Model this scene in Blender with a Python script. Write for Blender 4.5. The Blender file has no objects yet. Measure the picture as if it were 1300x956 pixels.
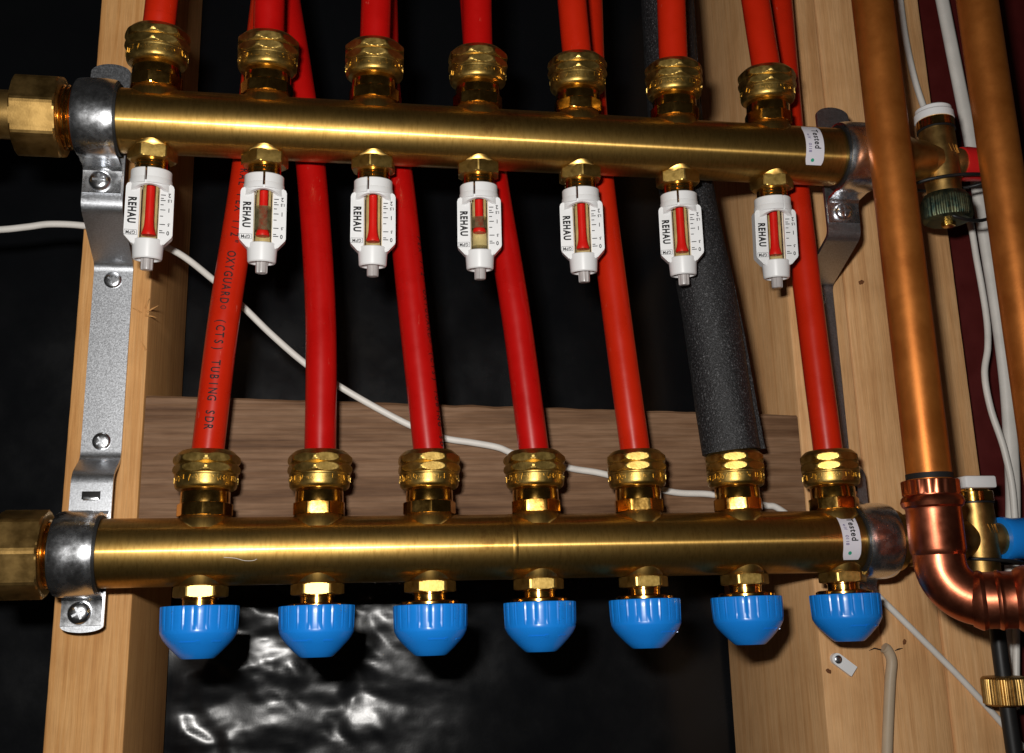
import bpy, bmesh, math, random
from mathutils import Vector, Matrix, noise
S = 0.001                                    # all sizes below are in millimetres
R = math.radians
random.seed(7)
scene = bpy.context.scene
COL = scene.collection

# ------------------------------------------------------------------ camera
CAM = Vector((89.2, -532.6, -25.8)); YAW, PITCH, ROLL = .178, .242, -.025
FPX = 1325.9
_f = Vector((math.cos(PITCH)*math.sin(YAW), math.cos(PITCH)*math.cos(YAW), math.sin(PITCH)))
_r = Vector((math.cos(YAW), -math.sin(YAW), 0)); _u = _r.cross(_f)
_r, _u = (math.cos(ROLL)*_r + math.sin(ROLL)*_u), (-math.sin(ROLL)*_r + math.cos(ROLL)*_u)
cam = bpy.data.cameras.new('camera'); cam_o = bpy.data.objects.new('camera', cam); COL.objects.link(cam_o)
m = Matrix((( _r.x, _u.x, -_f.x), (_r.y, _u.y, -_f.y), (_r.z, _u.z, -_f.z))).to_4x4()
m.translation = CAM*S
cam_o.matrix_world = m
cam.sensor_width = 36; cam.lens = 36*FPX/1300; cam.shift_y = -45/1300
cam.clip_start = .02; cam.clip_end = 50
scene.camera = cam_o
# ------------------------------------------------------------------ light: a camera flash in a dark plant room
w = bpy.data.worlds.new('World'); scene.world = w; w.use_nodes = True
w.node_tree.nodes['Background'].inputs[0].default_value = (.9, .85, .8, 1)
w.node_tree.nodes['Background'].inputs[1].default_value = .012
fl = bpy.data.lights.new('flash', 'AREA'); fl.shape = 'RECTANGLE'; fl.size = .034; fl.size_y = .018
fl.energy = 2.9; fl.color = (1, .97, .93)
fl_o = bpy.data.objects.new('flash', fl); COL.objects.link(fl_o)
m2 = m.copy(); m2.translation = (CAM - 37*_r + 50*_u)*S; fl_o.matrix_world = m2
vs = scene.view_settings; vs.view_transform = 'Standard'; vs.look = 'None'; vs.gamma = 1; vs.exposure = 0
vs.use_curve_mapping = False

def px(x, y, Y):                             # photo pixel -> point on the plane at depth Y
    d = _f + (x-650)/FPX*_r - (y-433)/FPX*_u
    return CAM + d*((Y-CAM.y)/d.y)

# ------------------------------------------------------------------ materials
def mat(name):
    m = bpy.data.materials.new(name); m.use_nodes = True
    nt = m.node_tree; b = nt.nodes['Principled BSDF']
    return m, nt, b
def N(nt, t, **kw):
    n = nt.nodes.new(t)
    for k, v in kw.items():
        if k in n.inputs: n.inputs[k].default_value = v
        else: setattr(n, k, v)
    return n
def coords(nt, scale):
    tc = N(nt, 'ShaderNodeTexCoord'); mp = N(nt, 'ShaderNodeMapping'); mp.inputs['Scale'].default_value = scale
    nt.links.new(tc.outputs['Object'], mp.inputs['Vector']); return mp.outputs['Vector']
def ramp(nt, fac, stops):
    r = N(nt, 'ShaderNodeValToRGB'); e = r.color_ramp.elements
    while len(e) > 1: e.remove(e[0])
    e[0].position = stops[0][0]; e[0].color = (*stops[0][1], 1)
    for p, c in stops[1:]:
        n = e.new(p); n.color = (*c, 1)
    nt.links.new(fac, r.inputs[0]); return r.outputs[0]
def rng(nt, fac, a, b, lo=0., hi=1.):
    n = N(nt, 'ShaderNodeMapRange'); nt.links.new(fac, n.inputs[0])
    for i, v in zip((1, 2, 3, 4), (lo, hi, a, b)): n.inputs[i].default_value = v
    return n.outputs[0]
def bump(nt, h, strength, dist, to):
    b = N(nt, 'ShaderNodeBump'); b.inputs['Strength'].default_value = strength; b.inputs['Distance'].default_value = dist
    nt.links.new(h, b.inputs['Height']); nt.links.new(b.outputs[0], to.inputs['Normal']); return b
def noise_tex(nt, vec, scale, detail=4, rough=.6):
    n = N(nt, 'ShaderNodeTexNoise'); n.inputs['Scale'].default_value = scale; n.inputs['Detail'].default_value = detail
    n.inputs['Roughness'].default_value = rough; nt.links.new(vec, n.inputs['Vector']); return n.outputs['Fac']

def metal(name, c1, c2, r0, r1, nscale=90, bs=.15, bd=.0002, bscale=1500):
    m, nt, b = mat(name); v = coords(nt, (1, 1, 1))
    n = noise_tex(nt, v, nscale, 5, .65)
    nt.links.new(ramp(nt, n, [(.35, c1), (.62, c2)]), b.inputs['Base Color'])
    nt.links.new(rng(nt, n, r0, r1, .3, .7), b.inputs['Roughness'])
    b.inputs['Metallic'].default_value = 1
    if bs: bump(nt, noise_tex(nt, v, bscale, 2), bs, bd, b)
    return m
def plastic(name, c, rough=.35, spec=.5, bs=0, var=.08, bscale=900, nscale=60):
    m, nt, b = mat(name); v = coords(nt, (1, 1, 1)); n = noise_tex(nt, v, nscale, 4)
    nt.links.new(ramp(nt, n, [(.3, tuple(x*(1-var) for x in c)), (.7, tuple(min(1, x*(1+var)) for x in c))]), b.inputs['Base Color'])
    nt.links.new(rng(nt, n, rough*.85, rough*1.2, .3, .7), b.inputs['Roughness'])
    b.inputs['Specular IOR Level'].default_value = spec
    if bs: bump(nt, noise_tex(nt, v, bscale, 3), bs, .0003, b)
    return m

def bar_brass(name):
    m, nt, b = mat(name); v = coords(nt, (1, 1, 1))
    blot = noise_tex(nt, v, 28, 6, .7)
    spk = noise_tex(nt, coords(nt, (1, .25, .25)), 900, 3, .7)
    mx = N(nt, 'ShaderNodeMix', data_type='RGBA', blend_type='MULTIPLY'); mx.inputs[0].default_value = .55
    nt.links.new(ramp(nt, blot, [(.26, (.20, .095, .025)), (.40, (.45, .265, .068)), (.7, (.54, .34, .098))]), mx.inputs[6])
    nt.links.new(ramp(nt, spk, [(.3, (.55, .5, .42)), (.55, (1, 1, 1))]), mx.inputs[7])
    col = mx.outputs[2]
    tan = N(nt, 'ShaderNodeTangent', direction_type='RADIAL', axis='X')
    b.inputs['Metallic'].default_value = 1; b.inputs['Roughness'].default_value = .28
    b.inputs['Anisotropic'].default_value = 1; b.inputs['Anisotropic Rotation'].default_value = .25
    nt.links.new(tan.outputs[0], b.inputs['Tangent']); nt.links.new(col, b.inputs['Base Color'])
    # fine turning marks round the tube
    bp = bump(nt, noise_tex(nt, coords(nt, (1, .06, .06)), 2600, 2), .10, .0001, b)
    b2 = N(nt, 'ShaderNodeBsdfPrincipled'); b2.inputs['Metallic'].default_value = 1
    nt.links.new(rng(nt, blot, .46, .37, .3, .7), b2.inputs['Roughness']); nt.links.new(col, b2.inputs['Base Color'])
    ms = N(nt, 'ShaderNodeMixShader'); ms.inputs[0].default_value = .58
    nt.links.new(b.outputs[0], ms.inputs[1]); nt.links.new(b2.outputs[0], ms.inputs[2])
    nt.links.new(ms.outputs[0], nt.nodes['Material Output'].inputs[0])
    return m

def wood(name, axis, c_dark, c_mid, c_light, saw=0., gscale=1., seed=0.):
    m, nt, b = mat(name)
    sc = {'z': (1, 1, .035), 'x': (.07, 1, 1)}[axis]
    tc = N(nt, 'ShaderNodeTexCoord'); mp = N(nt, 'ShaderNodeMapping'); mp.inputs['Scale'].default_value = sc
    mp.inputs['Location'].default_value = (seed, seed*.7, seed*.3)
    nt.links.new(tc.outputs['Object'], mp.inputs['Vector']); v = mp.outputs['Vector']
    g = noise_tex(nt, v, 190*gscale, 4, .55)
    fine = noise_tex(nt, v, 1500*gscale, 3, .6)
    c = ramp(nt, g, [(.30, c_dark), (.45, c_mid), (.55, c_light), (.62, c_mid), (.78, c_light)])
    mx = N(nt, 'ShaderNodeMix', data_type='RGBA', blend_type='MULTIPLY'); mx.inputs[0].default_value = .5
    nt.links.new(c, mx.inputs[6]); nt.links.new(ramp(nt, fine, [(.3, (.62, .58, .52)), (.6, (1, 1, 1))]), mx.inputs[7])
    out = mx.outputs[2]
    # blotches that do not follow the grain
    bl = noise_tex(nt, coords(nt, (1, 1, 1)), 22, 5, .65)
    m3 = N(nt, 'ShaderNodeMix', data_type='RGBA', blend_type='MULTIPLY'); m3.inputs[0].default_value = .55
    nt.links.new(out, m3.inputs[6]); nt.links.new(ramp(nt, bl, [(.3, (.72, .66, .6)), (.6, (1, 1, 1))]), m3.inputs[7]); out = m3.outputs[2]
    h = fine
    if saw:
        wv = N(nt, 'ShaderNodeTexWave', wave_type='BANDS', bands_direction='Z'); wv.inputs['Scale'].default_value = 95
        wv.inputs['Distortion'].default_value = 1.2; wv.inputs['Detail'].default_value = 3; wv.inputs['Detail Scale'].default_value = .6
        nt.links.new(coords(nt, (.25, 1, 1)), wv.inputs['Vector'])
        m4 = N(nt, 'ShaderNodeMix', data_type='RGBA', blend_type='MULTIPLY'); m4.inputs[0].default_value = saw
        nt.links.new(out, m4.inputs[6]); nt.links.new(ramp(nt, wv.outputs['Fac'], [(.0, (.45, .4, .36)), (.3, (1, 1, 1))]), m4.inputs[7]); out = m4.outputs[2]
        ad = N(nt, 'ShaderNodeMath', operation='ADD'); nt.links.new(fine, ad.inputs[0]); nt.links.new(wv.outputs['Fac'], ad.inputs[1]); h = ad.outputs[0]
    nt.links.new(out, b.inputs['Base Color'])
    b.inputs['Roughness'].default_value = .68; b.inputs['Specular IOR Level'].default_value = .25
    bump(nt, h, .35, .0005, b)
    return m

M = {}
M['bar'] = bar_brass('brushed_brass')
M['brass'] = metal('polished_brass', (.60, .30, .05), (.78, .46, .12), .10, .24, 140, .05)
M['nut'] = metal('cast_brass', (.36, .22, .052), (.58, .39, .115), .33, .46, 170, .18, .0002, 1400)
M['dull'] = metal('dull_brass', (.34, .20, .06), (.54, .34, .115), .36, .50, 70, .14, .0002, 1500)
M['zinc'] = metal('zinc_plated_steel', (.72, .73, .75), (.82, .84, .87), .20, .32, 220, .10, .0002, 900)
M['galv'] = metal('galvanised_strip', (.42, .43, .45), (.58, .60, .63), .32, .44, 1300, .15, .0002, 1800)
M['copper'] = metal('weathered_copper', (.42, .122, .018), (.55, .18, .032), .38, .50, 34, .12, .0002, 900)
M['copper'].node_tree.nodes['Principled BSDF'].inputs['Metallic'].default_value = .70
M['copper2'] = metal('press_copper', (.48, .125, .06), (.62, .19, .10), .27, .40, 60, .1, .0002, 500)
M['red'] = plastic('red_pex', (.50, .016, .003), .28, .35, .03, .06)
M['crimson'] = plastic('crimson_pex', (.43, .004, .003), .28, .35, .03, .08)
def scuffed(name):                           # pale nicks and rub marks on the red tubing
    nt = M[name].node_tree; b = nt.nodes['Principled BSDF']; src = b.inputs['Base Color'].links[0].from_socket
    n = noise_tex(nt, coords(nt, (1, 1, .35)), 210, 5, .75)
    f = rng(nt, n, 0, .8, .66, .74)
    mx = N(nt, 'ShaderNodeMix', data_type='RGBA'); nt.links.new(f, mx.inputs[0]); nt.links.new(src, mx.inputs[6]); mx.inputs[7].default_value = (.62, .13, .085, 1)
    nt.links.new(mx.outputs[2], b.inputs['Base Color'])
scuffed('red'); scuffed('crimson')
M['knot'] = plastic('dark_knot', (.16, .06, .02), .6, .3, 0, .3, 900, 900)
M['beige'] = plastic('beige_sheath', (.46, .36, .25), .5, .3, 0, .1)
M['blue'] = plastic('blue_plastic', (.010, .23, .76), .26, .5, .02, .04)
M['white'] = plastic('white_plastic', (.80, .80, .80), .32, .5, 0, .02)
M['cable'] = plastic('white_cable', (.72, .69, .64), .42, .4, 0, .08)
M['grey'] = plastic('grey_peg', (.42, .39, .38), .25, .6, 0, .1)
M['black'] = plastic('black_rubber', (.012, .012, .012), .45, .4, 0, .1)
M['ink'] = plastic('black_ink', (.014, .013, .013), .6, .2, 0, .1)
M['sticker'] = plastic('sticker_paper', (.70, .68, .74), .5, .3, 0, .03)
M['purple'] = plastic('purple_ink', (.10, .06, .22), .6, .2)
M['greendot'] = plastic('green_ink', (.03, .32, .20), .6, .2)
M['float'] = plastic('red_float', (.72, .012, .010), .4, .3, 0, .03)
M['back'] = plastic('cream_back', (.66, .58, .40), .5, .3, 0, .22, 900, 160)
M['maroon'] = plastic('maroon_paint', (.075, .008, .007), .55, .2, .1, .15)
M['patina'] = metal('green_patina_brass', (.045, .085, .07), (.15, .16, .09), .4, .6, 260, .2)
M['redsleeve'] = plastic('red_sleeve', (.55, .012, .012), .35, .5)
M['pine_left'] = wood('pine_left', 'z', (.53, .24, .072), (.66, .335, .115), (.73, .40, .155), seed=.13)
M['pine_right'] = wood('pine_right', 'z', (.66, .35, .145), (.75, .42, .185), (.80, .475, .225), seed=.57)
M['pine_mid'] = wood('pine_mid', 'z', (.62, .33, .14), (.71, .40, .175), (.77, .455, .215), seed=.91)
M['brown'] = wood('weathered_board', 'x', (.115, .056, .026), (.20, .108, .056), (.255, .148, .084), saw=.34, seed=.33, gscale=.7)
def foam_mat():
    m, nt, b = mat('grey_foam'); v = coords(nt, (1, 1, 1))
    n = noise_tex(nt, v, 1000, 2, .8)
    nt.links.new(ramp(nt, n, [(.42, (.006, .006, .0065)), (.6, (.026, .026, .028)), (.72, (.16, .16, .165))]), b.inputs['Base Color'])  # pale specks paint the foam's sparkle into the base colour
    b.inputs['Roughness'].default_value = .55; b.inputs['Specular IOR Level'].default_value = .5
    bump(nt, n, .8, .0008, b); return m
M['foam'] = foam_mat()
def sheet_mat():
    m, nt, b = mat('black_polythene'); v = coords(nt, (1, 1, 1))
    b.inputs['Base Color'].default_value = (.0045, .005, .006, 1)
    b.inputs['Specular IOR Level'].default_value = .34
    nt.links.new(rng(nt, noise_tex(nt, v, 30, 5), .19, .30, .3, .7), b.inputs['Roughness'])
    bump(nt, noise_tex(nt, v, 160, 4), .05, .001, b); return m
M['sheet'] = sheet_mat()
def glass_mat():
    m, nt, b = mat('clear_sight_tube'); nt.nodes.remove(b)
    t = N(nt, 'ShaderNodeBsdfTransparent'); t.inputs[0].default_value = (.93, .91, .80, 1)
    g = N(nt, 'ShaderNodeBsdfGlossy'); g.inputs['Roughness'].default_value = .12; g.inputs[0].default_value = (1, 1, 1, 1)
    lw = N(nt, 'ShaderNodeFresnel'); lw.inputs[0].default_value = 1.18
    ms = N(nt, 'ShaderNodeMixShader'); nt.links.new(lw.outputs[0], ms.inputs[0])
    nt.links.new(t.outputs[0], ms.inputs[1]); nt.links.new(g.outputs[0], ms.inputs[2])
    nt.links.new(ms.outputs[0], nt.nodes['Material Output'].inputs[0]); return m
M['glass'] = glass_mat()
def film_mat():
    m, nt, b = mat('olive_film'); nt.nodes.remove(b)
    t = N(nt, 'ShaderNodeBsdfTransparent'); t.inputs[0].default_value = (.62, .56, .38, 1)
    d = N(nt, 'ShaderNodeBsdfDiffuse'); d.inputs[0].default_value = (.20, .17, .09, 1)
    ms = N(nt, 'ShaderNodeMixShader')
    nt.links.new(rng(nt, noise_tex(nt, coords(nt, (1, 1, 1)), 420, 4), .2, .6, .35, .65), ms.inputs[0])
    nt.links.new(t.outputs[0], ms.inputs[1]); nt.links.new(d.outputs[0], ms.inputs[2])
    nt.links.new(ms.outputs[0], nt.nodes['Material Output'].inputs[0]); return m
M['film'] = film_mat()

# ------------------------------------------------------------------ mesh helpers (millimetres)
def mesh(name, V, Fc, ang=28, mtx=None):
    me = bpy.data.meshes.new(name)
    if mtx is not None: V = [mtx @ Vector(v) for v in V]
    me.from_pydata([tuple(c*S for c in v) for v in V], [], Fc)
    bm = bmesh.new(); bm.from_mesh(me)
    bmesh.ops.recalc_face_normals(bm, faces=bm.faces)
    a = R(ang)
    for f in bm.faces: f.smooth = True
    for e in bm.edges: e.smooth = len(e.link_faces) == 2 and e.calc_face_angle(0) < a
    bm.to_mesh(me); bm.free(); return me
def put(name, me, material, parent=None, loc=(0, 0, 0), rot=(0, 0, 0)):
    o = bpy.data.objects.new(name, me); COL.objects.link(o)
    if material is not None and not me.materials: me.materials.append(M[material])
    o.parent = parent; o.location = [c*S for c in loc]; o.rotation_euler = rot; return o
def thing(name, label, cat, loc=(0, 0, 0), rot=(0, 0, 0), group=None):
    o = bpy.data.objects.new(name, None); COL.objects.link(o); o.empty_display_size = .01
    o.location = [c*S for c in loc]; o.rotation_euler = rot; return tag(o, label, cat, group)
def tag(o, label, cat, group=None):
    o['label'] = label; o['category'] = cat
    if group: o['group'] = group
    return o
def join(*parts):
    V, Fc = [], []
    for v, f in parts:
        k = len(V); V += [tuple(x) for x in v]; Fc += [tuple(i+k for i in q) for q in f]
    return V, Fc
def xf(part, mtx): return [tuple(mtx @ Vector(v)) for v in part[0]], part[1]
def lathe(prof, n=48, rf=None, cap=True):    # prof: (r, z) up the local z axis
    V, Fc = [], []
    for r, z in prof:
        for i in range(n):
            t = 2*math.pi*i/n; q = rf(t, r, z) if rf else r
            V.append((q*math.cos(t), q*math.sin(t), z))
    for k in range(len(prof)-1):
        for i in range(n):
            j = (i+1) % n; Fc.append((k*n+i, k*n+j, (k+1)*n+j, (k+1)*n+i))
    if cap: Fc.append(tuple(range(n-1, -1, -1))); Fc.append(tuple((len(prof)-1)*n+i for i in range(n)))
    return V, Fc
def poly_r(n, rot=0):                        # polygon of n sides with inscribed radius a
    def f(t, a): 
        k = 2*math.pi/n; d = ((t-rot+k/2) % k)-k/2
        return a/math.cos(d)
    return f
def polyprism(n, af, z0, z1, rc, ch=.8, segs=96, rot=0):   # n-sided nut: flats at af, corners turned down to rc, chamfered
    pr = poly_r(n, rot)
    prof = [(rc-2.2*ch, z0), (rc-.9*ch, z0+.35*ch), (rc, z0+ch), (rc, z1-ch), (rc-.9*ch, z1-.35*ch), (rc-2.2*ch, z1)]
    return lathe(prof, segs, lambda t, r, z: min(r, pr(t, af)))
def box(x0, x1, y0, y1, z0, z1):
    V = [(x, y, z) for x in (x0, x1) for y in (y0, y1) for z in (z0, z1)]
    return V, [(0, 1, 3, 2), (4, 6, 7, 5), (0, 4, 5, 1), (2, 3, 7, 6), (0, 2, 6, 4), (1, 5, 7, 3)]
def bevbox(x0, x1, y0, y1, z0, z1, b=.5):
    bm = bmesh.new(); v, f = box(x0, x1, y0, y1, z0, z1)
    vs_ = [bm.verts.new(p) for p in v]
    for q in f: bm.faces.new([vs_[i] for i in q])
    bmesh.ops.recalc_face_normals(bm, faces=bm.faces)
    bmesh.ops.bevel(bm, geom=list(bm.edges), offset=b, segments=2, affect='EDGES', profile=.5)
    bm.verts.index_update(); out = [tuple(p.co) for p in bm.verts], [tuple(p.index for p in q.verts) for q in bm.faces]
    bm.free(); return out
def prism(poly, y0, y1):                     # polygon in x,z pushed from y0 to y1
    n = len(poly); V = [(x, y0, z) for x, z in poly]+[(x, y1, z) for x, z in poly]
    return V, [tuple(range(n)), tuple(range(2*n-1, n-1, -1))]+[(i, (i+1) % n, (i+1) % n+n, i+n) for i in range(n)]
def spline(P, per=10):
    P = [Vector(p) for p in P]; Q = [2*P[0]-P[1]]+P+[2*P[-1]-P[-2]]; out = []
    for i in range(1, len(Q)-2):
        a, b, c, d = Q[i-1:i+3]
        for k in range(per):
            t = k/per
            out.append(.5*((2*b)+(c-a)*t+(2*a-5*b+4*c-d)*t*t+(3*b-a-3*c+d)*t**3))
    out.append(P[-1]); return out
def frames(C, ref=Vector((0, -1, 0))):
    T = []
    for i in range(len(C)):
        a = C[max(0, i-1)]; b = C[min(len(C)-1, i+1)]; T.append((b-a).normalized())
    out = []
    for t in T:
        n = (ref-t*ref.dot(t)).normalized(); out.append((t, n, t.cross(n)))
    return out
def sweep(C, rfun, n=20, cap=True, ref=Vector((0, -1, 0))):
    F_ = frames(C, ref); V, Fc = [], []
    for i, (c, (t, a, b)) in enumerate(zip(C, F_)):
        for k in range(n):
            th = 2*math.pi*k/n; r = rfun(i, th) if callable(rfun) else rfun
            V.append(tuple(c+a*(r*math.cos(th))+b*(r*math.sin(th))))
    for i in range(len(C)-1):
        for k in range(n):
            j = (k+1) % n; Fc.append((i*n+k, i*n+j, (i+1)*n+j, (i+1)*n+k))
    if cap: Fc.append(tuple(range(n-1, -1, -1))); Fc.append(tuple((len(C)-1)*n+k for k in range(n)))
    return V, Fc
def ribbon(P, w0, w1, th):                   # bent flat strip: P = (y, z) polyline, x from w0 to w1
    n = len(P); L, Rr = [], []
    for i in range(n):
        a = Vector(P[max(0, i-1)]); b = Vector(P[min(n-1, i+1)]); d = (b-a).normalized(); nn = Vector((-d.y, d.x))*th/2
        L.append(Vector(P[i])+nn); Rr.append(Vector(P[i])-nn)
    ring = L+Rr[::-1]
    V = [(w0, p.x, p.y) for p in ring]+[(w1, p.x, p.y) for p in ring]; k = len(ring); Fc = []
    for i in range(k): Fc.append((i, (i+1) % k, (i+1) % k+k, i+k))
    for i in range(n-1): Fc += [(i, i+1, k-2-i, k-1-i), (k+k-1-i, k+k-2-i, k+i+1, k+i)]
    return V, Fc
def crowned(P, w0, w1, th, crown, nx=10):    # strip with a bulged outer face; crown = bulge at each profile point
    n = len(P); V = []; m_ = nx+1
    for i in range(n):
        a = Vector(P[max(0, i-1)]); b = Vector(P[min(n-1, i+1)]); d = (b-a).normalized(); nn = Vector((d.y, -d.x))
        for j in range(m_):
            u = 2*j/nx-1; q = Vector(P[i])+nn*(th/2+crown[i]*(1-u**4)); V.append((w0+(w1-w0)*j/nx, q.x, q.y))
        for j in range(m_):
            q = Vector(P[i])-nn*th/2; V.append((w0+(w1-w0)*j/nx, q.x, q.y))
    w_ = 2*m_; Fc = []
    for i in range(n-1):
        a, b = i*w_, (i+1)*w_
        for j in range(nx): Fc += [(a+j, a+j+1, b+j+1, b+j), (a+m_+j+1, a+m_+j, b+m_+j, b+m_+j+1)]
        Fc += [(a, b, b+m_, a+m_), (a+nx, a+m_+nx, b+m_+nx, b+nx)]
    for a in (0, (n-1)*w_):
        for j in range(nx): Fc.append((a+j, a+m_+j, a+m_+j+1, a+j+1))
    return V, Fc
def round_poly(P, r, seg=4):                 # rounds the inner corners of a 2-d polyline
    out = [tuple(P[0])]
    for i in range(1, len(P)-1):
        a, b, c = Vector(P[i-1]), Vector(P[i]), Vector(P[i+1])
        d1 = (a-b); d2 = (c-b); q = min(r, d1.length*.45, d2.length*.45)
        p0 = b+d1.normalized()*q; p1 = b+d2.normalized()*q
        for k in range(seg+1):
            t = k/seg; out.append(tuple((1-t)**2*p0+2*t*(1-t)*b+t*t*p1))
    out.append(tuple(P[-1])); return out
def text_geo(s, size, bold=0., sx=1., align='CENTER', step=None, space=1.):   # flat lettering in x,y (mm), as vertices and faces
    cu = bpy.data.curves.new('t', 'FONT'); cu.body = s; cu.size = size; cu.align_x = align; cu.align_y = 'CENTER'
    cu.offset = bold; cu.space_character = space; cu.resolution_u = 3
    o = bpy.data.objects.new('t', cu); COL.objects.link(o)
    bpy.context.view_layer.update()
    me = bpy.data.meshes.new_from_object(o.evaluated_get(bpy.context.evaluated_depsgraph_get()))
    bpy.data.objects.remove(o); bpy.data.curves.remove(cu)
    bm = bmesh.new(); bm.from_mesh(me); bpy.data.meshes.remove(me)
    if step:
        ys = [v.co.y for v in bm.verts]; y = min(ys)+step
        while y < max(ys):
            bmesh.ops.bisect_plane(bm, geom=bm.verts[:]+bm.edges[:]+bm.faces[:], plane_co=(0, y, 0), plane_no=(0, 1, 0)); y += step
    bm.verts.index_update()
    g = [(v.co.x*sx, v.co.y, 0) for v in bm.verts], [tuple(v.index for v in f.verts) for f in bm.faces]
    bm.free(); return g

# ------------------------------------------------------------------ the wall frame: sheet, studs, board
STUD_Y = 35.; BACK_Y = 175.
def facet(u, v, k):                          # crumpled foil: flat triangles between random heights
    i, j = math.floor(u), math.floor(v); a, b = u-i, v-j
    h = lambda p, q: random.Random(p*7919+q*104729+k*31).random()*2-1
    if a+b < 1: return h(i, j)*(1-a-b)+h(i+1, j)*a+h(i, j+1)*b
    return h(i+1, j+1)*(a+b-1)+h(i, j+1)*(1-a)+h(i+1, j)*(1-b)
def sheet_y(x, z):
    v = Vector((x, 0, z))
    d = 2.5*noise.noise(v*.009)+.5*noise.noise(v*.03+Vector((9, 2, 4)))
    low = max(0., min(1., (14-z)/40))*max(0., min(1., (210-x)/110))*max(0., min(1., (x+6)/6))
    if low > 0:
        wx = x+9*noise.noise(v*.035); wz = z+7*noise.noise(v*.035+Vector((20, 3, 1)))
        d += low*(1.7*facet(wx/34+wz/60, wz/23-wx/80, 1)+.75*facet(wx/15-wz/30, wz/11+wx/40, 2)+.28*facet(x/7+z/20, z/5-x/18, 3))
    return 181+d
def build_sheet():
    xs = [-330+5*i for i in range(67)]+[4+2.*i for i in range(125)]+[256+5*i for i in range(66)]
    zs = [-300+5*i for i in range(38)]+[-112+2*i for i in range(66)]+[22+6*i for i in range(82)]
    V = [(x, sheet_y(x, z), z) for z in zs for x in xs]; nx = len(xs)
    Fc = [(j*nx+i, j*nx+i+1, (j+1)*nx+i+1, (j+1)*nx+i) for j in range(len(zs)-1) for i in range(nx-1)]
    k = len(V); V += [(x, y+.4, z) for x, y, z in V]; Fc += [tuple(i+k for i in q[::-1]) for q in Fc]
    o = put('plastic_sheet', mesh('plastic_sheet', V, Fc, 80), 'sheet')
    tag(o, 'crinkled shiny black polythene sheet stretched behind the studs', 'plastic sheet')
build_sheet()

def stud(x0, x1, y0, y1, z0, z1, material, label, chip=None, name='wood_stud', group=None, wob=.25):
    n = 130; V = []; b = 1.6
    for k in range(n+1):
        z = z0+(z1-z0)*k/n
        e = [.6*noise.noise(Vector((x0*.3+17*j, 4.2, z*.05)))*wob*2 for j in range(4)]
        bb = b+.6*abs(noise.noise(Vector((x1, 1, z*.11))))
        cb = bb
        if chip:
            zc, hz, dep = chip
            if abs(z-zc) < hz: cb = bb+dep*(.55+.6*noise.noise(Vector((3, 8, z*.35))))*(1-(abs(z-zc)/hz)**4)
        ring = [(x0+bb, y0), (x1-cb, y0+e[0]*.3), (x1-.25*cb, y0+.3*cb), (x1, y0+cb*1.1), (x1+e[1]*.3, y1-b), (x1-b, y1), (x0+b, y1), (x0, y1-b), (x0, y0+bb), (x0+.3*bb, y0+.3*bb)]
        V += [(x, y, z) for x, y in ring]
    m_ = 10; Fc = []
    for k in range(n):
        for i in range(m_): j = (i+1) % m_; Fc.append((k*m_+i, k*m_+j, (k+1)*m_+j, (k+1)*m_+i))
    Fc += [tuple(range(m_-1, -1, -1)), tuple(n*m_+i for i in range(m_))]
    o = put(name, mesh(name, V, Fc, 30), material); return tag(o, label, 'stud', group)
stud(-44, -6.5, STUD_Y, BACK_Y, -290, 480, 'pine_left', 'orange pine stud carrying the left bracket, with a splintered edge', chip=(118, 12, 3.2), group='wall studs')
stud(361, 398.7, STUD_Y, BACK_Y, -290, 480, 'pine_right', 'pale pine stud carrying the right bracket, leftmost of three side by side', group='wall studs')
stud(399.3, 436.2, STUD_Y+.6, BACK_Y, -290, 480, 'pine_mid', 'middle pine stud of three, mostly behind the copper pipe with elbow', group='wall studs')
stud(436.8, 474, STUD_Y+.2, BACK_Y, -290, 480, 'pine_right', 'pine stud next to the maroon panel, rightmost of three', group='wall studs')
# splinters torn out of the left stud
ws = bpy.data.objects['wood_stud']
for i, (x, z, a, l) in enumerate(((-9, 131, 1.2, 6), (-8, 129, .5, 7), (-11, 128.5, 2.6, 5), (-7.5, 108, 2.0, 5), (-8.5, 127, -.2, 6))):
    c = Vector((x, STUD_Y-.2, z)); d = Vector((math.cos(a), -.35, math.sin(a)))*l
    put('splinter', mesh('splinter', *sweep([c, c+d*.5, c+d+Vector((0, -.6, -.5))], lambda k, t: (.55, .4, .1)[k], 5)), 'pine_left', ws)
def blocking():
    nx, V = 120, []
    for i in range(nx+1):
        x = -6+366.5*i/nx; zt = 83.6-8.6*i/nx
        e = 1.1*noise.noise(Vector((x*.08, 2, 1)))+.4*noise.noise(Vector((x*.5, 2, 1)))
        zt += e*.5; zb = zt-89
        V += [(x, STUD_Y+.5+1, zb), (x, STUD_Y+.5, zb+1.2), (x, STUD_Y+.5, zt-1.2-.4*abs(e)), (x, STUD_Y+1.6, zt), (x, STUD_Y+38, zt), (x, STUD_Y+38, zb)]
    Fc = [(k*6+i, k*6+(i+1) % 6, (k+1)*6+(i+1) % 6, (k+1)*6+i) for k in range(nx) for i in range(6)]
    Fc += [(5, 4, 3, 2, 1, 0), tuple(nx*6+i for i in range(6))]
    o = put('blocking_board', mesh('blocking_board', V, Fc, 30), 'brown')
    tag(o, 'weathered brown rough-sawn board nailed between the studs behind the lower fittings', 'board')
blocking()
o = put('wall_panel', mesh('wall_panel', *bevbox(475, 620, 52, 64, -290, 480, .6)), 'maroon')
tag(o, 'dark maroon painted panel behind the white cables', 'panel')

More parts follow.
